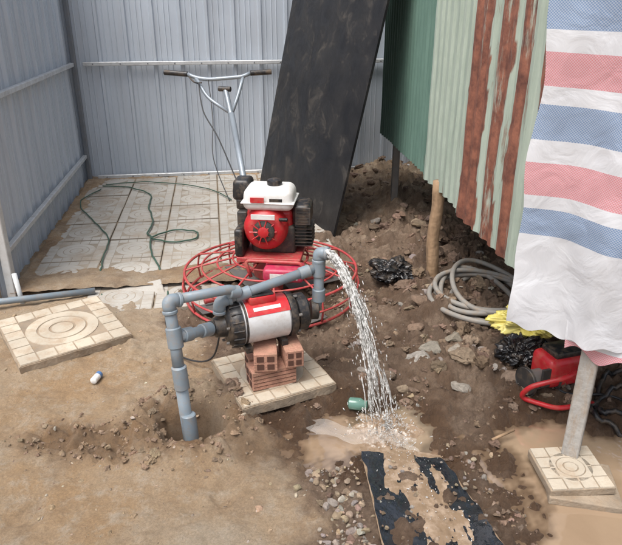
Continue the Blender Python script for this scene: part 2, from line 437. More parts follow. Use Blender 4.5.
def pattern_tile(name,corners,th,m):
    c=sum((Vector(p) for p in corners),Vector((0,0,0)))/4
    ux=(Vector(corners[1])-Vector(corners[0])+Vector(corners[2])-Vector(corners[3]))/2
    uy=(Vector(corners[0])-Vector(corners[3])+Vector(corners[1])-Vector(corners[2]))/2
    S=(ux.length+uy.length)/2; ax=ux.normalized(); nz=ax.cross(uy).normalized(); ay=nz.cross(ax)
    M=Matrix((( ax.x,ay.x,nz.x,c.x),(ax.y,ay.y,nz.y,c.y),(ax.z,ay.z,nz.z,c.z),(0,0,0,1)))
    e=empty(name)
    bm=bmesh.new(); bmesh.ops.create_cube(bm,size=1)
    for v in bm.verts: v.co=Vector((v.co.x*S,v.co.y*S,v.co.z*th-th/2-.004))
    bmesh.ops.bevel(bm,geom=bm.edges[:],offset=.004,segments=2,affect='EDGES')
    bmesh.ops.subdivide_edges(bm,edges=[x for x in bm.edges if x.calc_length()>.1],cuts=12,use_grid_fill=True)
    for v in bm.verts:
        if abs(v.co.x)>S*.47 or abs(v.co.y)>S*.47: v.co+=Vector((noise.noise(v.co*25),noise.noise(v.co*25+Vector((9,0,0))),0))*.006
    bm.transform(M); from_bm('slab',bm,m[0],False,e)
    bm=bmesh.new(); raised(bm,S-.010,6,.006,.005,48)
    bm.transform(M); from_bm('raised_pattern',bm,m[1],False,e)
    return e
M_slabside=mat('tile_side_concrete',(.37,.295,.215),.9,var=.2,vscale=9,bump=.4,bscale=70,dirt=.6)
pattern_tile('paving_tile',[(-1.657,3.015,.088),(-1.267,3.23,.088),(-.945,2.74,.078),(-1.275,2.441,.072)],.045,(M_slabside,M_slab2))
pattern_tile('paving_tile',[(-.442,2.565,.078),(-.055,2.739,.078),(.088,2.343,.078),(-.308,2.129,.078)],.05,(M_slabside,M_slab2))
box('broken_slab',(-1.02,3.42,.0),(.26,.18,.04),M_slab,rot=(.25,-.12,.35),bev=.006)

# ------------------------------------------------------------ enclosure
M_panel=mat('painted_steel_panel',(.52,.575,.64),.40,metal=.05,var=.05,vscale=1.2,bump=.03,bscale=5,spec=.5,dirt=.12,stretch=(5,5,.6))
M_rail=mat('galvanised_rail',(.64,.66,.67),.4,metal=.3,var=.1,vscale=10,bump=.05,dirt=.2)
def corr(name,p0,p1,z0,z1,prof,pitch,m,side=1,parent=None,rows=1,phase=0,attr=None,bend=0):
    p0=Vector(p0);p1=Vector(p1); d=(p1-p0);L=d.length;d.normalize(); n=Vector((-d.y,d.x))*side
    ss=[];s=-phase
    while s<L:
        for f,o in prof:
            q=s+f*pitch
            if 0<=q<=L: ss.append((q,o))
        s+=pitch
    V=[];F=[];at=[]
    for r in range(rows+1):
        z=z0+(z1-z0)*r/rows
        for q,o in ss:
            w=p0+d*q+n*(o+(noise.noise(Vector((q*3,z*2.5,bend*9)))*bend if bend else 0)); V.append((w.x,w.y,z+(noise.noise(Vector((q*2,3,1)))*.01 if (r==0 and bend) else 0)))
            if attr: at.append(attr(q,z,w))
    k=len(ss)
    for r in range(rows):
        for i in range(k-1): F.append((r*k+i,r*k+i+1,(r+1)*k+i+1,(r+1)*k+i))
    o=obj(name,V,F,m,False,parent)
    if attr:
        a=o.data.attributes.new('rust','FLOAT','POINT'); a.data.foreach_set('value',at)
    return o
PRO=[(0,0),(.10,0),(.14,.022),(.24,.022),(.28,0),(.40,0),(.415,.005),(.435,.005),(.45,0),(.62,0),(.635,.005),(.655,.005),(.67,0),(.8,0),(.815,.005),(.835,.005),(.85,0)]
def wp(a,b,z): w=C0+E1*a+E2*b; return Vector((w.x,w.y,z))
fence=empty('steel_panel_fence')
corr('panels',C0+E2*.05-E1*.11,C0+E1*6.5+E2*.05,-.06,2.6,PRO,.25,M_panel,side=-1,parent=fence,rows=10,bend=.006)
def beam(name,p0,p1,w,m,parent):
    p0=Vector(p0);p1=Vector(p1); L=(p1-p0).length
    bm=bmesh.new(); bmesh.ops.create_cube(bm,size=1)
    for v in bm.verts: v.co=Vector((v.co.x*w,v.co.y*w,v.co.z*L))
    bmesh.ops.bevel(bm,geom=bm.edges[:],offset=.004,segments=1,affect='EDGES')
    q=(p1-p0).to_track_quat('Z','X' if abs((p1-p0).normalized().z)>.9 else 'Y')
    bm.transform(Matrix.Translation((p0+p1)/2)@q.to_matrix().to_4x4()); return from_bm(name,bm,m,False,parent)
M_postd=mat('dark_fence_post',(.22,.235,.255),.5,metal=.3,var=.1,dirt=.2)
for z in (.05,1.12,2.3): beam('rail',wp(0.03,.001,z),wp(6.4,.001,z),.035,M_rail,fence)
for a in (-.04,2.5,5.0): beam('post',wp(a,-.038,-.05),wp(a,-.038,2.6),.04,M_postd if a<0 else M_rail,fence)
# self-drilling screws along the rails
bm=bmesh.new()
for z in (.05,1.12):
    for k in range(24):
        r=bmesh.ops.create_icosphere(bm,subdivisions=1,radius=.007)['verts']; p=wp(.12+k*.25,-.019,z)
        for v in r: v.co+=p
from_bm('screws',bm,M_postd,True,fence)
fence2=empty('steel_panel_fence')
corr('panels',C0-E1*.10-E2*2.74,C0-E1*.10+E2*.08,-.06,2.6,PRO,.25,M_panel,side=-1,parent=fence2,rows=10,bend=.006)
for z in (.27,1.12,2.3): beam('rail',wp(-.055,-2.70,z),wp(-.055,-.06,z),.035,M_rail,fence2)
beam('post',wp(-.04,-2.72,-.05),wp(-.04,-2.72,2.6),.05,M_rail,fence2)
fence3=empty('steel_panel_fence')
corr('panels',C0-E1*2.6-E2*2.78,C0-E1*.08-E2*2.78,-.06,2.6,PRO,.25,M_panel,side=-1,parent=fence3,rows=8,bend=.006)
for z in (.27,1.12): beam('rail',wp(-2.5,-2.74,z),wp(-.07,-2.74,z),.035,M_rail,fence3)
M_pvcw=mat('white_pvc',(.7,.72,.72),.4,var=.05)
tube('standing_pipe',[(-1.68,3.28,-.05),(-1.70,3.28,.2)],.014,M_pvcw)

# ------------------------------------------------------------ leaning board
M_board=mat('black_film_board',(.012,.012,.014),.42,var=.3,vscale=5,bump=.12,bscale=14,col2=(.028,.027,.027),spec=.28)
def add_streaks(m):
    nt=m.node_tree;N=nt.nodes;L=nt.links;b=N['Principled BSDF']
    tc=N.new('ShaderNodeTexCoord'); n=N.new('ShaderNodeTexNoise'); n.inputs['Scale'].default_value=5; n.inputs['Detail'].default_value=9; n.inputs['Roughness'].default_value=.78; n.inputs['Distortion'].default_value=.6
    L.new(tc.outputs['Object'],n.inputs['Vector'])
    r=N.new('ShaderNodeMapRange'); r.inputs[1].default_value=.54; r.inputs[2].default_value=.68; r.inputs[4].default_value=.8; L.new(n.outputs['Fac'],r.inputs[0])
    old=b.inputs['Base Color'].links[0].from_socket
    x=N.new('ShaderNodeMix'); x.data_type='RGBA'; L.new(r.outputs[0],x.inputs[0]); L.new(old,x.inputs[6]); x.inputs[7].default_value=(.09,.08,.07,1)
    L.new(x.outputs[2],b.inputs['Base Color'])
    r2=N.new('ShaderNodeMapRange'); r2.inputs[1].default_value=.4; r2.inputs[2].default_value=.7; r2.inputs[3].default_value=.3; r2.inputs[4].default_value=.75; L.new(n.outputs['Fac'],r2.inputs[0]); L.new(r2.outputs[0],b.inputs['Roughness'])
add_streaks(M_board)
BL=Vector((-.498,5.93,.0));BR=Vector((.165,4.39,.0)); up=Vector((.203,.02,.98)).normalized()*2.5
nrm=(BR-BL).cross(up).normalized()*.009
Vb=[BL-nrm,BR-nrm,BR+up-nrm,BL+up-nrm,BL+nrm,BR+nrm,BR+up+nrm,BL+up+nrm]
obj('formwork_board',Vb,[(0,1,2,3),(7,6,5,4),(0,4,5,1),(1,5,6,2),(2,6,7,3),(3,7,4,0)],M_board)

# ------------------------------------------------------------ tin shed
def tin_mat(name,c1,c2):
    m=bpy.data.materials.new(name); m.use_nodes=True; nt=m.node_tree;N=nt.nodes;L=nt.links;b=N['Principled BSDF']
    tc=N.new('ShaderNodeTexCoord'); mp=N.new('ShaderNodeMapping'); mp.inputs['Scale'].default_value=(6,6,.9); L.new(tc.outputs['Object'],mp.inputs[0])
    n=N.new('ShaderNodeTexNoise'); n.inputs['Scale'].default_value=2.4; n.inputs['Detail'].default_value=9; n.inputs['Roughness'].default_value=.75; L.new(mp.outputs[0],n.inputs['Vector'])
    x=N.new('ShaderNodeMix'); x.data_type='RGBA'; x.inputs[6].default_value=(*c1,1); x.inputs[7].default_value=(*c2,1)
    r0=N.new('ShaderNodeMapRange'); r0.inputs[1].default_value=.35; r0.inputs[2].default_value=.65; L.new(n.outputs['Fac'],r0.inputs[0]); L.new(r0.outputs[0],x.inputs[0])
    a=N.new('ShaderNodeAttribute'); a.attribute_name='rust'
    ad=N.new('ShaderNodeMath'); ad.operation='ADD'; r1=N.new('ShaderNodeMapRange'); r1.inputs[1].default_value=.28; r1.inputs[2].default_value=.72; r1.inputs[3].default_value=-.5; r1.inputs[4].default_value=.5
    L.new(n.outputs['Fac'],r1.inputs[0]); L.new(a.outputs['Fac'],ad.inputs[0]); L.new(r1.outputs[0],ad.inputs[1])
    r=N.new('ShaderNodeMapRange'); r.inputs[1].default_value=.40; r.inputs[2].default_value=.70; L.new(ad.outputs[0],r.inputs[0])
    n2=N.new('ShaderNodeTexNoise'); n2.inputs['Scale'].default_value=16; n2.inputs['Detail'].default_value=8; n2.inputs['Roughness'].default_value=.7; L.new(tc.outputs['Object'],n2.inputs['Vector'])
    rf=N.new('ShaderNodeMapRange'); rf.inputs[1].default_value=.35; rf.inputs[2].default_value=.65; L.new(n2.outputs['Fac'],rf.inputs[0])
    rr=N.new('ShaderNodeMix'); rr.data_type='RGBA'; rr.inputs[6].default_value=(.10,.038,.028,1); rr.inputs[7].default_value=(.30,.12,.075,1); L.new(rf.outputs[0],rr.inputs[0])
    y=N.new('ShaderNodeMix'); y.data_type='RGBA'; L.new(r.outputs[0],y.inputs[0]); L.new(x.outputs[2],y.inputs[6]); L.new(rr.outputs[2],y.inputs[7])
    L.new(y.outputs[2],b.inputs['Base Color']); b.inputs['Roughness'].default_value=.6
    return m
M_tg=tin_mat('dark_green_tin',(.14,.24,.195),(.095,.175,.14)); M_tp=tin_mat('pale_green_tin',(.43,.50,.425),(.28,.345,.29))
SIN=[(k/10,.011*math.sin(2*math.pi*k/10)) for k in range(10)]
TRP=[(0,0),(.3,0),(.42,.014),(.72,.014),(.84,0)]
shed=empty('tin_shed')
def sl(y): return Vector((.887+.0976*(2.52-y),y))
corr('dark_green_sheet',sl(5.46)+Vector((.01,0)),sl(3.84),.60,2.5,SIN,.076,M_tg,side=-1,parent=shed,rows=8,attr=lambda q,z,w:.05+.2*(z<.75),bend=.008)
corr('pale_sheet',sl(3.93)-Vector((.02,0)),sl(3.10)-Vector((.02,0)),.60,2.5,TRP,.10,M_tp,side=-1,parent=shed,rows=8,attr=lambda q,z,w:.10+.14*(z<.75),bend=.008)
def rb(q,z,w):
    y=w.y+noise.noise(Vector((z*2.5,w.y*5,0)))*.05+noise.noise(Vector((z*11,w.y*9,4)))*.018
    for a,b,k in ((2.93,3.20,.95),(2.71,2.86,.82),(2.52,2.66,.85),(2.28,2.40,.8)):
        if a<y<b: return k*(.78+.22*sstep(2.5,1.0,z))
    return .24
corr('rusty_sheet',sl(3.22)-Vector((.035,0)),sl(2.05)-Vector((.035,0)),.585,2.5,[(k/8,f) for k,f in enumerate((0,0,0,.007,.014,.014,.014,.007))],.11,M_tp,side=-1,parent=shed,rows=50,attr=rb,bend=.008)
corr('end_sheet',sl(5.48)+Vector((.02,.02)),Vector((3.2,5.75)),.60,2.5,SIN,.076,M_tg,side=1,parent=shed,rows=2,attr=lambda q,z,w:.15)
corr('rear_sheet',(3.2,5.7),(3.4,1.6),.0,2.5,SIN,.076,M_tg,side=1,parent=shed,rows=2,attr=lambda q,z,w:.15)
obj('roof',[(.40,5.7,2.5),(.85,1.6,2.5),(3.5,1.6,2.75),(3.3,5.9,2.75),(.40,5.7,2.53),(.85,1.6,2.53),(3.5,1.6,2.78),(3.3,5.9,2.78)],[(3,2,1,0),(4,5,6,7),(0,1,5,4),(1,2,6,5),(2,3,7,6),(3,0,4,7)],M_tg,parent=shed)
M_steel=mat('weathered_steel',(.20,.19,.18),.6,metal=.4,dirt=.3)
beam('steel_post',(.70,5.09,-.1),(.70,5.09,2.5),.055,M_steel,shed)
beam('sheet_rail',(.66,5.44,.66),(.98,2.1,.66),.035,M_steel,shed)
beam('sheet_rail_upper',(.66,5.44,1.7),(.98,2.1,1.7),.035,M_steel,shed)
beam('rear_post',(2.9,2.2,-.1),(2.9,2.2,2.5),.06,M_steel,shed)
M_wood=mat('rough_timber',(.44,.29,.17),.85,var=.25,vscale=14,bump=.6,bscale=30,stretch=(2,2,.4))
wpth=[Vector((.755+.006*math.sin(k*.9),3.60+.005*math.cos(k*1.3),-.1+k*.076)) for k in range(11)]
tube('timber_prop',wpth,lambda t:.040-.004*t+.002*math.sin(t*37),M_wood,seg=14,parent=shed)

# ------------------------------------------------------------ striped tarpaulin
def tarp_mat():
    m=bpy.data.materials.new('woven_striped_tarp'); m.use_nodes=True; nt=m.node_tree;N=nt.nodes;L=nt.links;b=N['Principled BSDF']
    uv=N.new('ShaderNodeUVMap'); sx=N.new('ShaderNodeSeparateXYZ'); L.new(uv.outputs[0],sx.inputs[0])
    mr=N.new('ShaderNodeMapRange'); mr.inputs[1].default_value=0; mr.inputs[2].default_value=2.4; L.new(sx.outputs[1],mr.inputs[0])
    cr=N.new('ShaderNodeValToRGB'); cr.color_ramp.interpolation='CONSTANT'
    Wh=(.77,.785,.82,1);B=(.20,.31,.50,1);K=(.72,.27,.30,1)
    st=[(0,B),(.40,Wh),(.45,K),(.50,Wh),(.87,B),(.965,Wh),(1.01,K),(1.125,Wh),(1.195,B),(1.31,Wh),(1.36,K),(1.47,Wh),(1.53,B),(1.65,Wh),(1.71,K),(1.82,Wh),(1.88,B),(2.0,Wh)]
    e=cr.color_ramp.elements; e[0].position=0; e[0].color=B; e[1].position=st[1][0]/2.4; e[1].color=st[1][1]
    for z,c in st[2:]:
        q=e.new(z/2.4); q.color=c
    L.new(mr.outputs[0],cr.inputs[0])
    ck=N.new('ShaderNodeTexChecker'); ck.inputs['Scale'].default_value=230; L.new(uv.outputs[0],ck.inputs['Vector'])
    mm=N.new('ShaderNodeMath'); mm.operation='MULTIPLY'; mm.inputs[1].default_value=.45; L.new(ck.outputs['Fac'],mm.inputs[0])
    x=N.new('ShaderNodeMix'); x.data_type='RGBA'; L.new(mm.outputs[0],x.inputs[0]); L.new(cr.outputs[0],x.inputs[6]); x.inputs[7].default_value=Wh
    tc=N.new('ShaderNodeTexCoord'); n=N.new('ShaderNodeTexNoise'); n.inputs['Scale'].default_value=6; n.inputs['Detail'].default_value=7; L.new(tc.outputs['Object'],n.inputs['Vector'])
    r=N.new('ShaderNodeMapRange'); r.inputs[1].default_value=.3; r.inputs[2].default_value=.7; r.inputs[3].default_value=1.0; r.inputs[4].default_value=.84; L.new(n.outputs['Fac'],r.inputs[0])
    y=N.new('ShaderNodeMix'); y.data_type='RGBA'; y.blend_type='MULTIPLY'; y.inputs[0].default_value=1; L.new(x.outputs[2],y.inputs[6]); L.new(r.outputs[0],y.inputs[7])
    L.new(y.outputs[2],b.inputs['Base Color']); b.inputs['Roughness'].default_value=.45
    bp=N.new('ShaderNodeBump'); bp.inputs['Strength'].default_value=.45; bp.inputs['Distance'].default_value=.018; n5=N.new('ShaderNodeTexNoise'); n5.inputs['Scale'].default_value=9; n5.inputs['Detail'].default_value=5; n5.inputs['Distortion'].default_value=1.0
    L.new(tc.outputs['Object'],n5.inputs['Vector']); L.new(n5.outputs['Fac'],bp.inputs['Height']); L.new(bp.outputs[0],b.inputs['Normal'])
    tr=N.new('ShaderNodeBsdfTranslucent'); L.new(y.outputs[2],tr.inputs[0]); ms=N.new('ShaderNodeMixShader'); ms.inputs[0].default_value=.22
    L.new(b.outputs[0],ms.inputs[1]); L.new(tr.outputs[0],ms.inputs[2]); L.new(ms.outputs[0],N['Material Output'].inputs[0])
    return m
TP=catmull([(.735,2.07,0),(.86,1.99,0),(1.0,1.85,0),(1.2,1.78,0),(1.6,1.6,0)],30)
def cloth(name,path,ztop,zbot,m,parent,rows=110,ph=0):
    V=[];UV=[];n=len(path)
    us=[0]
    for i in range(1,n): us.append(us[-1]+(path[i]-path[i-1]).length)
    for j in range(rows+1):
        t=j/rows
        for i in range(n):
            zb=zbot(us[i]); z=ztop+(zb-ztop)*t
            tg=(path[min(i+1,n-1)]-path[max(i-1,0)]).normalized(); nn=Vector((tg.y,-tg.x,0))
            u=us[i]
            f=.014*math.sin(u*22+1.5*math.sin(z*2)+ph)*(.35+.65*t)+.018*noise.noise(Vector((u*5,z*2.5,ph)))+.006*noise.noise(Vector((u*14,z*9,ph)))
            sh=.02*noise.noise(Vector((0,z*4,ph)))*(1-min(1,u/.2))
            V.append(path[i]+nn*f+tg*sh+Vector((0,0,z)))
            UV.append((u,z+.025*(u-.15)+.008*noise.noise(Vector((u*4,z*2,4)))))
    F=[(j*n+i,j*n+i+1,(j+1)*n+i+1,(j+1)*n+i) for j in range(rows) for i in range(n-1)]
    o=obj(name,V,F,m,True,parent); uvl=o.data.uv_layers.new(name='UVMap')
    for l in o.data.loops: uvl.data[l.index].uv=UV[l.vertex_index]
    return o
tarp=empty('striped_tarpaulin')
TM=tarp_mat()
cloth('sheet',TP,2.3,lambda u:.535-.02*math.sin(u*9)-.03*u+.008*math.sin(u*60),TM,tarp)
TP2=[p+Vector((.008,.014,0)) for p in TP if p.x>.90]
cloth('lower_flap',TP2,.62,lambda u:.475-.05*u+.02*math.sin(u*40),TM,tarp,rows=24,ph=2)
beam('hanging_pole',(.70,2.12,2.31),(1.65,1.6,2.31),.03,M_wood,tarp)
M_grey=mat('grey_timber',(.40,.38,.35),.85,var=.15,vscale=10,bump=.4,bscale=40,dirt=.6,stretch=(2,2,.4))
pst=empty('timber_post'); beam('shaft',(.985,1.91,.045),(1.06,2.03,2.35),.060,M_grey,pst)
bsl=empty('base_slab')
box('upper_tile',(.955,1.83,.028),(.235,.22,.032),M_slabside,rot=(0.02,-.02,.05),bev=.004,parent=bsl)
bm=bmesh.new(); raised(bm,.222,4,.006,.004,32)
for v in bm.verts: v.co.x*=1.02
bm.transform(Matrix.Translation((.955,1.83,.0485))@Euler((0.02,-.02,.05)).to_matrix().to_4x4()); from_bm('tile_relief',bm,M_slab2,False,bsl)
box('lower_tile',(.985,1.80,-.005),(.25,.24,.03),M_slabside,rot=(-.02,.03,-.2),bev=.004,parent=bsl)

# ------------------------------------------------------------ water pump set
M_pvc=mat('grey_blue_pvc',(.22,.27,.31),.42,var=.08,vscale=12,bump=.03,dirt=.42)
M_alu=mat('silver_painted_casing',(.64,.64,.64),.36,metal=.1,var=.06,dirt=.3)
M_blk=mat('black_plastic',(.02,.02,.022),.4,var=.2,dirt=.35)
M_red=mat('red_paint',(.55,.022,.03),.35,var=.12,vscale=12,bump=.03,dirt=.3)
M_white=mat('white_paint',(.75,.75,.73),.35,var=.05,dirt=.25)
M_brick=mat('terracotta_brick',(.52,.27,.19),.9,var=.2,vscale=15,bump=.5,bscale=90,dirt=.45)
M_hole=mat('brick_cavity',(.10,.045,.03),.95)
pump=empty('water_pump')
P1=Vector((-.41,2.33,.357));P2=Vector((.004,2.50,.364)); ax=(P2-P1).normalized(); side=Vector((ax.y,-ax.x,0)).normalized(); UP=Vector((0,0,1)); AZr=math.atan2(ax.y,ax.x)
def A_(t,s=0,u=0): return P1+ax*t+side*s+UP*u
cyl('motor_body',A_(.105),A_(.325),.094,M_alu,parent=pump,seg=48)
lathe('rear_cover',A_(.045),A_(.11),[(0,.055),(.006,.078),(.02,.092),(.045,.099),(.066,.099)],M_blk,48,pump)
lathe('front_flange',A_(.322),A_(.36),[(0,.099),(.012,.101),(.03,.095),(.038,.06)],M_blk,48,pump)
lathe('impeller_housing',A_(.355),A_(.42),[(0,.07),(.01,.082),(.05,.084),(.062,.07),(.07,.045)],M_blk,40,pump)
lathe('suction_boss',A_(-.02),A_(.05),[(0,.034),(.02,.034),(.022,.042),(.066,.05)],M_blk,28,pump)
for k in range(6):
    th=k*math.pi/3+.3; o_=side*math.cos(th)*.088+UP*math.sin(th)*.088
    cyl('flange_bolt',A_(.350)+o_,A_(.368)+o_,.007,M_steel,seg=8,parent=pump)
    cyl('rear_bolt',A_(.037)+o_*.9,A_(.05)+o_*.9,.006,M_steel,seg=8,parent=pump)
for k in range(9):
    th=math.radians(-60+k*22); o_=side*math.cos(th)*.097+UP*math.sin(th)*.097
    cyl('vent_rib',A_(.062)+o_,A_(.108)+o_*1.03,.004,M_blk,seg=6,parent=pump)
def arcpatch(name,t0,t1,a0,a1,r,m):
    V=[];F=[];n=16
    for t in (t0,t1):
        for k in range(n+1):
            th=a0+(a1-a0)*k/n; V.append(A_(t)+side*math.cos(th)*r+UP*math.sin(th)*r)
    for k in range(n): F.append((k,k+1,n+2+k,n+1+k))
    return obj(name,V,F,m,True,pump)
arcpatch('red_label',.132,.318,math.radians(36),math.radians(125),.0955,M_red)
arcpatch('white_label',.16,.28,math.radians(48),math.radians(58),.0962,M_white)
arcpatch('black_band',.118,.128,math.radians(-80),math.radians(160),.0955,M_blk)
box('terminal_box',A_(.21,0,.100),(.12,.075,.04),M_red,rot=(0,0,AZr),bev=.010,parent=pump)
box('terminal_lid',A_(.21,0,.122),(.10,.06,.008),M_blk,rot=(0,0,AZr),bev=.003,parent=pump)
for t in (.13,.29): box('foot',A_(t,0,-.098),(.03,.16,.03),M_blk,rot=(0,0,AZr),bev=.004,parent=pump)

bricks=empty('brick_stack')
def hbrick(c,rz,L=.18,W=.085,H=.085):
    box('hollow_brick',c,(L,W,H),M_brick,rot=(0,0,rz),bev=.003,parent=bricks)
    rm=Matrix.Rotation(rz,3,'Z')
    for sx in (-1,1):
        for j in (-1,1):
            for k in (-1,1):
                box('cavity',Vector(c)+rm@Vector((sx*(L/2+.0005),j*W*.22,k*H*.22)),(.003,W*.3,H*.3),M_hole,rot=(0,0,rz),bev=0,parent=bricks)
    for k in (-.3,-.1,.1,.3):
        box('groove',Vector(c)+rm@Vector((0,-(W/2+.0003),k*H)),(L*.96,.002,.002),M_hole,rot=(0,0,rz),bev=0,parent=bricks)
hbrick((-.175,2.355,.122),math.radians(22),L=.20,W=.10,H=.09)
hbrick((-.195,2.46,.122),math.radians(20),L=.20,W=.08,H=.09)
hbrick((-.20,2.37,.214),math.radians(95),L=.18,W=.10,H=.085)
hbrick((-.09,2.40,.212),math.radians(104),L=.17,W=.08,H=.08)

pipes=empty('pvc_pipework')
def pipe(nm,pts,r=.0215,rad=.04):
    return tube(nm,roundpath(pts,rad),r,M_pvc,seg=20,parent=pipes)
def sleeve(p,d,l=.05,r=.027):
    p=Vector(p);d=Vector(d).normalized(); return cyl('coupling',p-d*l/2,p+d*l/2,r,M_pvc,seg=24,parent=pipes)
def elbow(a,b,c,r=.027,leg=.045):
    a=Vector(a);b=Vector(b);c=Vector(c)
    pa=b+(a-b).normalized()*leg; pc=b+(c-b).normalized()*leg
    tube('elbow',roundpath([pa,b,pc],leg*.75,8),r,M_pvc,seg=20,parent=pipes)
    for q in (pa,pc): sleeve(q,(b-q),.016,r+.003)
g0=(-.487,2.085,-.24); s1=(-.524,2.12,.30); s2=(-.535,2.15,.41); s3=(-.551,2.17,.56)
pl=A_(0.0)
pipe('suction_pipe',[g0,s1],.025); sleeve((-.518,2.114,.25),Vector(s1)-Vector(g0),.10,.030); sleeve((-.492,2.09,.03),Vector(s1)-Vector(g0),.12,.0295)
pipe('suction_riser',[s1,s2,s3],.0235); sleeve(s2,Vector(s3)-Vector(s1),.085,.031)
pipe('suction_branch',[s2,pl],.022); sleeve(Vector(s2).lerp(pl,.3),pl-Vector(s2),.05,.029); sleeve(Vector(s2).lerp(pl,.78),pl-Vector(s2),.06,.029)
dl=A_(.03,0,.115); dr=Vector((.012,2.50,.556))
h1=Vector((-.30,2.36,.505))
pipe('upper_line',[s3,(-.33,2.335,.535),h1],.0205); elbow(s2,s3,h1); sleeve(h1+Vector((-.02,-.015,.012)),h1-Vector(s3),.05)
pipe('bypass_line',[A_(.03,0,.06),dl,dr],.0205); elbow(A_(.03,0,.03),dl,dr); sleeve(Vector(dl).lerp(dr,.24),dr-dl,.07); sleeve(Vector(dl).lerp(dr,.9),dr-dl,.05)
pipe('delivery_riser',[(.02,2.505,.36),(.034,2.505,.42),(.034,2.505,.60)],.0225); sleeve((.034,2.505,.43),(0,0,1),.06,.029); sleeve((.034,2.505,.555),(0,0,1),.07,.029)
out=Vector((.075,2.488,.632)); elbow((.034,2.505,.5),(.034,2.505,.63),out,r=.027,leg=.038)
lathe('delivery_boss',(.0,2.50,.36),(.04,2.505,.36),[(0,.045),(.03,.045),(.035,.03)],M_blk,28,pump)
M_cab=mat('dark_cable',(.03,.03,.032),.5); M_gcab=mat('green_cable',(.06,.12,.085),.5)
tube('power_cable',catmull([A_(.16,0,.12),A_(.08,-.06,.13),(-.45,2.5,.12),(-.62,2.62,.04),(-.72,2.8,.03),(-.80,3.05,.03)],10),.0045,M_cab,8,parent=pump)
lp=empty('ground_pipe')
tube('pipe',[(-2.6,2.93,.055),(-1.78,3.2,.06),(-1.29,3.385,.045)],.019,M_pvc,16,parent=lp)

# ------------------------------------------------------------ water jet
def jet_mat(name,a,b_,lo,hi,sc,tr0=0,tr1=0,rough=.1):
    m=bpy.data.materials.new(name); m.use_nodes=True; nt=m.node_tree;N=nt.nodes;L=nt.links;b=N['Principled BSDF']
    tc=N.new('ShaderNodeTexCoord'); n=N.new('ShaderNodeTexNoise'); n.inputs['Scale'].default_value=sc; n.inputs['Detail'].default_value=5; n.inputs['Roughness'].default_value=.7; L.new(tc.outputs['Object'],n.inputs['Vector'])
    x=N.new('ShaderNodeMix'); x.data_type='RGBA'; r=N.new('ShaderNodeMapRange'); r.inputs[1].default_value=lo; r.inputs[2].default_value=hi; L.new(n.outputs['Fac'],r.inputs[0]); L.new(r.outputs[0],x.inputs[0])
    x.inputs[6].default_value=(*a,1); x.inputs[7].default_value=(*b_,1)
    L.new(x.outputs[2],b.inputs['Base Color']); b.inputs['Roughness'].default_value=rough; b.inputs['IOR'].default_value=1.33
    if tr0>0:
        r2=N.new('ShaderNodeMapRange'); r2.inputs[1].default_value=.4; r2.inputs[2].default_value=.6; r2.inputs[3].default_value=tr0; r2.inputs[4].default_value=tr1; L.new(n.outputs['Fac'],r2.inputs[0]); L.new(r2.outputs[0],b.inputs['Transmission Weight'])
    return m
JM=jet_mat('falling_water',(.66,.65,.62),(.88,.88,.86),.35,.6,60,.9,.30)
FM=jet_mat('churned_foam',(.28,.20,.135),(.66,.60,.53),.52,.70,40)
RM=jet_mat('muddy_runoff',(.22,.155,.10),(.40,.31,.23),.45,.72,16,rough=.08)
water=empty('water_jet')
def jetp(t,dx=0,dy=0,dv=0):
    return Vector((.07+(.235+dx)*t,2.49-(.345+dy)*t,.635+(.02+dv)*t-.64*t*t))
V=[];F=[]
for s in range(150):
    core=s<18
    sp=.55 if core else 1.05
    dx=random.gauss(0,.028)*sp;dy=random.gauss(0,.04)*sp;dv=R(-.035,.03); t0=0 if core else R(.0,.88); t1=R(.45,1.0) if core else min(1.0,t0+R(.05,.2))
    o0=Vector((R(-.012,.012),R(-.006,.006),R(-.015,.015)))
    path=[];n=40 if core else 12
    for k in range(n):
        t=t0+(t1-t0)*k/(n-1); p=jetp(t,dx,dy,dv)+o0
        p+=Vector((noise.noise(Vector((t*11,s,0))),noise.noise(Vector((t*11,s,5))),noise.noise(Vector((t*11,s,9)))))*.020*t
        p.z=max(p.z,.0); path.append(p)
    r0=R(.006,.0105) if core else R(.0014,.0052)
    v,f=tubegeo(path,lambda q,s=s,r0=r0,core=core:max(.0005,r0*(1-.55*q)*(1+.9*noise.noise(Vector((q*(30 if core else 14),s*3,0))))*min(1,(1-q)*8+.05)*(1 if core else min(1,q*8+.05))),7)
    o=len(V); V+=v; F+=[tuple(o+i for i in g) for g in f]
obj('stream',V,F,JM,True,water)
V=[];F=[]
bm=bmesh.new(); bmesh.ops.create_icosphere(bm,subdivisions=1,radius=1); ico=([v.co.copy() for v in bm.verts],[tuple(x.index for x in f.verts) for f in bm.faces]); bm.free()
def drop(c,r,d=(0,0,1),st=1.0):
    vs,fs=ico; o=len(V); q=Vector(d).to_track_quat('Z','X')
    for v in vs: V.append(Vector(c)+q@Vector((v.x*r,v.y*r,v.z*r*st)))
    F.extend(tuple(o+i for i in g) for g in fs)
for k in range(480):
    t=R(.1,1); p=jetp(t,random.gauss(0,.05),random.gauss(0,.05),R(-.10,.06)); p.z=max(p.z,.01); drop(p,R(.0009,.0028),(.2,-.3,-t*1.2-.1),R(1.5,5))
for k in range(620):
    a=R(0,6.28); d=abs(random.gauss(0,.075)); z=abs(random.gauss(0,.035))*max(.15,1-d*2)
    dx,dy=math.cos(a),math.sin(a); drop((.305+dx*d,2.10+dy*d*1.3,.008+z),R(.0008,.0028),(dx,dy,R(.3,2)),R(1,4))
for k in range(200):
    v=random.random()**1.3; u=random.gauss(0,.055+.03*v); drop((.33+.10*v+u,2.02-.55*v,.034+abs(random.gauss(0,.005))),R(.0007,.0022),(random.gauss(0,.5),-1,R(0,.8)),R(1,4))
obj('splash_droplets',V,F,JM,True,water)
V=[];n=80
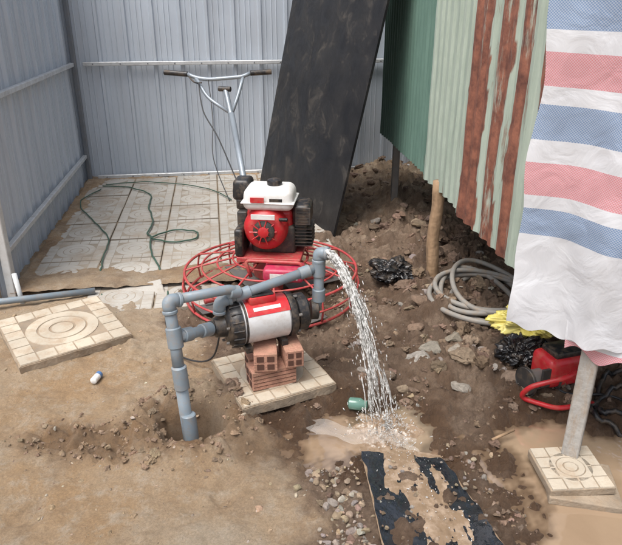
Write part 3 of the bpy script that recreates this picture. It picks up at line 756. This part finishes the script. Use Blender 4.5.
for j in range(n):
    for i in range(n):
        x=.31+(i/(n-1)-.5)*.46;y=2.09+(j/(n-1)-.5)*.46
        d=math.hypot((x-.305)/.17,(y-2.10)/.17)+fr(x,y,11,4,2)*.45
        z=-.012+.046*math.exp(-d*d*7)*(.4+1.2*abs(noise.noise(Vector((x*40,y*40,0)))))+.020*fr(x,y,30,4,3)*(1-sstep(.2,1,d))+.006-.03*sstep(.7,1.1,d)
        V.append((x,y,z))
obj('foam',V,[(j*n+i,j*n+i+1,(j+1)*n+i+1,(j+1)*n+i) for j in range(n-1) for i in range(n-1)],FM,True,water)

# ------------------------------------------------------------ wet black sheet in the foreground
def sheet_pt(u,v):
    a=Vector((.195,1.945,0)).lerp(Vector((.50,1.90,0)),u); b_=Vector((.245,1.30,0)).lerp(Vector((.645,1.38,0)),u)
    return a.lerp(b_,v)
def sheet_z(x,y): return .030+.010*noise.noise(Vector((x*7,y*7,1)))+.003*noise.noise(Vector((x*25,y*25,1)))
V=[];n1,n2=40,60
for j in range(n2+1):
    for i in range(n1+1):
        u=i/n1;v=j/n2; p=sheet_pt(u,v); e=.012*noise.noise(Vector((u*9,v*9,2)))
        if v<.02 or u<.02 or u>.98: p+=Vector((e,e,0))
        V.append((p.x,p.y,sheet_z(p.x,p.y)))
k=n1+1
obj('black_sheet',V,[(j*k+i,j*k+i+1,(j+1)*k+i+1,(j+1)*k+i) for j in range(n2) for i in range(n1)],mat('wet_black_sheet',(.016,.020,.026),.10,var=.3,vscale=20,bump=.6,bscale=30,spec=.8),True)
V=[];n1,n2=120,190
for j in range(n2+1):
    for i in range(n1+1):
        u=i/n1;v=j/n2; p=sheet_pt(u*1.02-.01,v*1.02-.05)
        c=.44+.12*math.sin(v*4); wdt=.40-.12*v
        d=abs(u-c)/wdt+fr(p.x*1.6,p.y*.7,7,5,9)*.9+.15*v-.28
        V.append((p.x,p.y,sheet_z(p.x,p.y)+.007*(1-sstep(.0,1.0,d))-.0040+.0016*fr(p.x*2,p.y,22,3,3)))
k=n1+1
obj('runoff_water',V,[(j*k+i,j*k+i+1,(j+1)*k+i+1,(j+1)*k+i) for j in range(n2) for i in range(n1)],RM,True)
V=[];F=[];Cc=[]
for q_ in range(70):
    x,y,s,fl,c=R(.22,.6),R(1.3,1.9),R(.003,.010),.7,jit(random.choice([TAN,MUDC,GREY]))
    vs,fs=random.choice(SG);o=len(V)
    for v in vs: V.append((x+v.x*s,y+v.y*s,.036+v.z*s*fl))
    F+=[tuple(o+i for i in f) for f in fs]; Cc+=[(*c,1)]*len(vs)
ob=obj('gravel',V,F,bpy.data.materials['rubble_stone']); at=ob.data.color_attributes.new('scol','FLOAT_COLOR','POINT'); at.data.foreach_set('color',[c for q in Cc for c in q])

M_clear=mat('clear_plastic',(.70,.67,.62),.12,var=.05,bump=.6,bscale=30,alpha=.2)
V=[];n1=30
for j in range(n1+1):
    for i in range(n1+1):
        u=i/n1;v=j/n1; p=Vector((0.0+.40*u+.02*math.sin(v*9),2.15-.09*u-.10*v+.02*math.sin(u*11),0))
        V.append((p.x,p.y,.016+.018*abs(noise.noise(Vector((p.x*12,p.y*18,4))))))
k=n1+1
obj('plastic_film',V,[(j*k+i,j*k+i+1,(j+1)*k+i+1,(j+1)*k+i) for j in range(n1) for i in range(n1)],M_clear,True)
M_glass=mat('green_glass',(.22,.42,.34),.12,var=.05,bump=0,trans=.5)
lathe('glass_jar',(.16,2.25,.035),(.23,2.23,.04),[(0,.015),(.008,.026),(.055,.027),(.068,.018),(.08,.017),(.084,.02)],M_glass,24)
can=empty('drink_can'); M_cblue=mat('can_blue',(.12,.25,.5),.3,metal=.3)
lathe('body',(-.996,2.425,.030),(-.985,2.49,.030),[(0,.011),(.004,.016),(.045,.016)],M_white,20,can)
lathe('end',(-.988,2.47,.030),(-.985,2.49,.030),[(0,.0165),(.018,.0165),(.022,.012)],M_cblue,20,can)

# ------------------------------------------------------------ power trowel
tr=empty('power_trowel'); cx,cy=-.235,3.38
M_redt=mat('red_tube_paint',(.50,.06,.065),.45,var=.15,vscale=15,dirt=.6)
def ring(nm,r,z,rr=.008):
    return tube(nm,[(cx+r*math.cos(2*math.pi*k/72),cy+r*math.sin(2*math.pi*k/72),z) for k in range(72)],rr,M_redt,8,True,tr)
ring('guard_ring_top',.50,.20,.008); ring('guard_ring_mid',.515,.12,.006); ring('guard_ring_low',.50,.045,.008); ring('inner_ring',.40,.225,.006); ring('inner_ring_mid',.31,.245,.006); ring('inner_ring_small',.22,.27,.006)
for k in range(12):
    a=2*math.pi*k/12+.1; c,s=math.cos(a),math.sin(a)
    tube('guard_strut',roundpath([(cx+.12*c,cy+.12*s,.29),(cx+.36*c,cy+.36*s,.235),(cx+.50*c,cy+.50*s,.20),(cx+.515*c,cy+.515*s,.12),(cx+.5*c,cy+.5*s,.045)],.02,3),.006,M_redt,7,parent=tr)
for k in range(4):
    a=math.pi/2*k+.5; c,s=math.cos(a),math.sin(a)
    box('blade',(cx+.29*c-.04*s,cy+.29*s+.04*c,.045),(.36,.15,.006),M_steel,rot=(.12,0,a),bev=.002,parent=tr)
    cyl('blade_arm',(cx+.06*c,cy+.06*s,.09),(cx+.42*c,cy+.42*s,.07),.014,M_redt,seg=12,parent=tr)
cyl('spider_hub',(cx,cy,.06),(cx,cy,.14),.07,M_redt,parent=tr)
lathe('gearbox',(cx,cy,.13),(cx,cy,.29),[(0,.06),(.03,.10),(.09,.105),(.12,.08),(.16,.08)],M_redt,28,tr)
ez=math.radians(-6)
def eb(nm,c,s,m,bev=.01,seg=3,taper=1,rot=(0,0,0)):
    return box(nm,c,s,m,rot=(rot[0],rot[1],rot[2]+ez),bev=bev,parent=tr,seg=seg,taper=taper,smooth=False)
M_mag=mat('crimson_housing',(.50,.03,.09),.4,var=.1,dirt=.3)
M_dk=mat('dark_cast_metal',(.075,.072,.07),.5,metal=.4,var=.2,dirt=.4)
eb('base_frame',(-.22,3.38,.305),(.36,.34,.03),M_redt,.005)
eb('drive_guard',(-.145,3.13,.275),(.22,.14,.075),M_mag,.02)
eb('drive_guard_label',(-.147,3.058,.275),(.15,.002,.03),M_white,0,1)
tube('lifting_frame',roundpath([(-.33,3.14,.24),(-.36,3.16,.33),(-.05,3.12,.33),(-.03,3.12,.24)],.03,4),.010,M_redt,10,parent=tr)
eb('crankcase',(-.20,3.42,.40),(.25,.24,.17),M_dk,.02)
lathe('fan_shroud',(-.245,3.33,.475),(-.262,3.20,.475),[(0,.125),(.06,.122),(.09,.108),(.105,.085),(.11,.02)],M_red,40,tr)
eb('shroud_body',(-.225,3.37,.475),(.26,.12,.20),M_red,.03,4)
lathe('recoil_grille',(-.258,3.222,.475),(-.262,3.20,.475),[(0,.062),(.006,.06),(.012,.05)],M_dk,32,tr)
lathe('recoil_hub',(-.259,3.212,.475),(-.262,3.195,.475),[(0,.03),(.01,.03),(.014,.02)],M_red,24,tr)
for k in range(10):
    a=2*math.pi*k/10
    cyl('grille_spoke',(-.262+.03*math.cos(a),3.207,.475+.03*math.sin(a)),(-.262+.075*math.cos(a),3.212,.475+.075*math.sin(a)),.004,M_red,seg=6,parent=tr)
eb('recoil_label',(-.26,3.206,.562),(.13,.006,.028),M_white,.001,1)
eb('pull_handle',(-.15,3.215,.545),(.05,.02,.018),M_blk,.006)
eb('fuel_tank',(-.225,3.34,.645),(.285,.22,.125),M_white,.04,5,.93)
eb('tank_seam',(-.225,3.34,.63),(.293,.228,.008),M_white,.003,1)
eb('tank_decal',(-.29,3.2285,.650),(.075,.004,.03),M_red,.001,1)
eb('tank_decal_black',(-.19,3.230,.648),(.07,.004,.018),M_blk,.001,1)
lathe('fuel_cap',(-.20,3.34,.705),(-.20,3.34,.75),[(0,.040),(.02,.042),(.03,.038),(.036,.02)],M_blk,24,tr)
eb('air_cleaner',(-.385,3.47,.655),(.11,.15,.12),M_blk,.025,4,.9)
eb('air_cleaner_base',(-.385,3.45,.575),(.07,.10,.06),M_blk,.01)
eb('carburettor',(-.385,3.40,.50),(.06,.08,.09),M_dk,.01)
eb('muffler',(-.045,3.37,.545),(.10,.18,.12),M_blk,.025,4)
eb('muffler_guard',(-.045,3.275,.545),(.085,.006,.10),M_dk,.002,1)
for k in range(5): eb('guard_slot',(-.045,3.271,.512+k*.017),(.065,.003,.006),M_blk,0,1)
eb('cylinder_head',(-.07,3.39,.42),(.11,.15,.13),M_dk,.01)
for k in range(6): eb('cooling_fin',(-.05,3.38,.365+k*.02),(.13,.17,.005),M_dk,0,1)
eb('belt_cover',(-.39,3.33,.40),(.05,.2,.16),M_blk,.015)
M_hand=mat('grey_painted_tube',(.30,.34,.38),.4,metal=.3,var=.1)
hb=Vector((-.375,3.52,.60))
tube('handle_post',[(-.33,3.45,.32),hb,(-.50,4.0,.985)],.019,M_hand,16,parent=tr)
eb('handle_bracket',(-.365,3.50,.50),(.07,.06,.28),M_blk,.01)
cyl('pitch_control',(-.50,3.99,.97),(-.548,4.12,1.13),.017,M_hand,parent=tr)
cyl('pitch_knob',(-.59,4.12,1.125),(-.51,4.10,1.125),.016,M_blk,parent=tr)
bar=roundpath([(-.80,4.22,1.205),(-.745,4.20,1.185),(-.66,4.18,1.175),(-.44,4.16,1.195),(-.39,4.18,1.215)],.05,5)
tube('handlebar',bar,.0125,M_hand,12,parent=tr)
tube('fork_left',roundpath([(-.745,4.20,1.185),(-.66,4.10,1.07),(-.50,4.01,.985)],.06,5),.0115,M_hand,12,parent=tr)
tube('fork_right',roundpath([(-.435,4.165,1.195),(-.46,4.10,1.10),(-.50,4.01,.985)],.05,5),.0115,M_hand,12,parent=tr)
cyl('grip_left',(-.955,4.24,1.215),(-.80,4.22,1.205),.017,M_blk,parent=tr)
cyl('grip_right',(-.39,4.18,1.215),(-.255,4.20,1.222),.017,M_blk,parent=tr)
tube('throttle_lever',catmull([(-.80,4.22,1.2),(-.75,4.17,1.16),(-.70,4.14,1.16)],6),.005,M_blk,6,parent=tr)
tube('throttle_cable',catmull([(-.72,4.15,1.16),(-.68,4.02,1.0),(-.58,3.90,.86),(-.45,3.62,.68),(-.40,3.5,.62)],8),.004,M_cab,6,parent=tr)
tube('stop_switch_wire',catmull([(-.66,4.17,1.17),(-.62,4.0,.95),(-.60,3.8,.75),(-.48,3.55,.55)],8),.003,M_cab,6,parent=tr)

# ------------------------------------------------------------ cables and hoses
def lay(name,pts,r,m,z=.012):
    P=[Vector((x,y,0)) for x,y in pts]; P=catmull(P,10)
    for k,p in enumerate(P):
        p.x+=.012*noise.noise(Vector((k*.35,r*900,0))); p.y+=.02*noise.noise(Vector((k*.35,r*900,7)))
        p.z=max(gh(p.x,p.y),.040 if inpav(p.x,p.y) else -1)+z*.7
    return tube(name,P,r,m,8)
lay('extension_cable',[(-1.98,5.75),(-1.7,5.7),(-1.45,5.45),(-1.38,5.1),(-1.25,4.7),(-1.22,4.4),(-1.05,4.22),(-.86,4.28),(-.87,4.45),(-1.05,4.47),(-1.17,4.3),(-1.08,3.95),(-.92,3.6),(-.84,3.3),(-.78,3.0)],.006,M_gcab)
lay('extension_cable',[(-1.95,5.65),(-2.0,5.2),(-1.72,4.7),(-1.48,4.3),(-1.42,4.0),(-1.35,3.7),(-1.26,3.4),(-1.25,3.3)],.005,M_gcab)
lay('extension_cable',[(-1.95,5.8),(-1.6,5.9),(-1.2,5.8),(-.9,5.6),(-.7,5.3)],.005,M_gcab)
M_hose=mat('grey_rubber_hose',(.27,.255,.23),.6,var=.1,vscale=10,dirt=.6)
hose=empty('hose_coil')
pp=[]
for k in range(0,6*24):
    a=2*math.pi*k/24; q=k/(6*24)
    rx=.245+.06*math.sin(k*.13+1);ry=.31+.06*math.sin(k*.11)
    x=.975+rx*math.cos(a)+.04*math.sin(q*9);y=3.19+ry*math.sin(a)+.03*math.cos(q*7)
    pp.append(Vector((x,y,.075+.09*q+.015*math.sin(k*.5))))
pp=[Vector((1.5,2.9,.1))]+pp+[Vector((1.4,3.3,.18)),Vector((1.9,3.3,.08))]
tube('hose',catmull(pp,3),.0145,M_hose,10,parent=hose)

# ------------------------------------------------------------ bags and clutter
def crumple(name,c,s,m,seed,amp=.25,freq=1.2,sub=6):
    bm=bmesh.new(); bmesh.ops.create_icosphere(bm,subdivisions=sub,radius=1)
    for v in bm.verts:
        n=noise.fractal(v.co*freq+Vector((seed,0,0)),1,2,2)
        w=v.co+Vector((noise.noise(v.co*1.5+Vector((seed,3,0))),noise.noise(v.co*1.5+Vector((seed,9,0))),0))*.8
        rdg=abs(math.sin(w.x*5+w.y*3+seed))*.5+abs(math.sin(w.y*6-w.z*4+seed*2))*.5
        r2=abs(noise.noise(w*4.5+Vector((seed,1,1))))
        k=1+amp*n-amp*.5*rdg-amp*.7*r2
        v.co=Vector((v.co.x*s[0]*k,v.co.y*s[1]*k,v.co.z*s[2]*k))
        if v.co.z<-s[2]*.4: v.co.z=-s[2]*.4
        v.co+=Vector(c)
    return from_bm(name,bm,m,True)
M_bagb=mat('black_polythene',(.014,.014,.016),.25,var=.2,bump=.4,bscale=28,dirt=.2)
M_bagy=mat('yellow_polythene',(.72,.62,.12),.35,var=.15,bump=.4,bscale=22,col2=(.60,.53,.18),dirt=.3)
crumple('black_plastic_bag',(.515,3.60,.085),(.16,.14,.085),M_bagb,3,amp=.38)
crumple('yellow_plastic_bag',(1.05,2.64,.23),(.20,.12,.09),M_bagy,8,amp=.5,freq=1.6)
crumple('black_plastic_bag',(.99,2.54,.12),(.13,.10,.11),M_bagb,12,amp=.38)
wn=empty('portable_winch')
WX,WY=-.06,-.04
box('motor_housing',(1.17+WX,2.43+WY,.14),(.22,.15,.14),M_red,rot=(0,0,.3),bev=.03,parent=wn,seg=4)
box('top_cover',(1.17+WX,2.43+WY,.22),(.15,.11,.03),M_blk,rot=(0,0,.3),bev=.01,parent=wn)
box('end_plate',(1.10+WX,2.345+WY,.13),(.10,.012,.09),M_dk,rot=(0,0,.3),bev=.003,parent=wn)
cyl('drum',(1.0+WX,2.36+WY,.10),(1.12+WX,2.40+WY,.10),.045,M_steel,parent=wn)
for t in (0,1): cyl('drum_flange',(.995+WX+.12*t,2.358+WY+.04*t,.10),(1.003+WX+.12*t,2.361+WY+.04*t,.10),.068,M_dk,parent=wn)
tube('carry_frame',roundpath([(1.24+WX,2.34+WY,.19),(1.13+WX,2.25+WY,.19),(.98+WX,2.27+WY,.13),(.96+WX,2.31+WY,.05),(1.10+WX,2.24+WY,.04),(1.27+WX,2.28+WY,.04)],.04,5),.011,M_red,10,parent=wn)
tube('rope',catmull([(1.05,2.33,.09),(1.12,2.3,.05),(1.3,2.3,.04),(1.35,2.2,.05),(1.25,2.15,.03)],8),.006,M_cab,8,parent=wn)
lay('black_hose',[(1.9,2.6),(1.5,2.45),(1.32,2.4),(1.22,2.22),(1.27,2.15),(1.5,2.2)],.011,M_blk)
lay('black_hose',[(1.9,2.4),(1.5,2.32),(1.3,2.3),(1.18,2.18),(1.3,2.08),(1.6,2.1)],.010,M_blk,.03)
lay('electric_wire',[(.99,1.86),(1.05,1.76),(1.15,1.70),(1.3,1.68),(1.5,1.6)],.003,M_white,.035)
tube('wooden_stick',[(.72,2.02,.02),(.82,2.07,.03)],.006,M_wood,8)

# ------------------------------------------------------------ light, world, camera
w=bpy.data.worlds.new('World'); scn.world=w; w.use_nodes=True
N=w.node_tree.nodes; L=w.node_tree.links; bg=N['Background']
sk=N.new('ShaderNodeTexSky'); sk.sky_type='NISHITA'; sk.sun_disc=False
EL,AZ=math.radians(66),math.radians(-140)
sk.sun_elevation=EL; sk.sun_rotation=AZ; sk.dust_density=5; sk.air_density=1.0; sk.ozone_density=.5
hs=N.new('ShaderNodeHueSaturation'); hs.inputs['Saturation'].default_value=.55; hs.inputs['Value'].default_value=1.45
L.new(sk.outputs[0],hs.inputs['Color']); L.new(hs.outputs[0],bg.inputs[0]); bg.inputs[1].default_value=.15
sd=bpy.data.lights.new('sun','SUN'); sd.energy=2.5; sd.angle=math.radians(35); sd.color=(1,.985,.965)
so=bpy.data.objects.new('sun',sd); COL.objects.link(so)
dv=Vector((math.sin(AZ)*math.cos(EL),math.cos(AZ)*math.cos(EL),math.sin(EL)))
so.rotation_euler=dv.to_track_quat('Z','Y').to_euler(); so.location=dv*20
cd=bpy.data.cameras.new('camera'); cd.sensor_width=36; cd.lens=36.06; cd.clip_end=1000; cd.clip_start=.05
co=bpy.data.objects.new('camera',cd); COL.objects.link(co); co.location=(0,0,1.6); co.rotation_euler=(math.radians(67),0,0)
scn.camera=co
scn.view_settings.view_transform='Standard'; scn.view_settings.look='None'; scn.view_settings.exposure=0
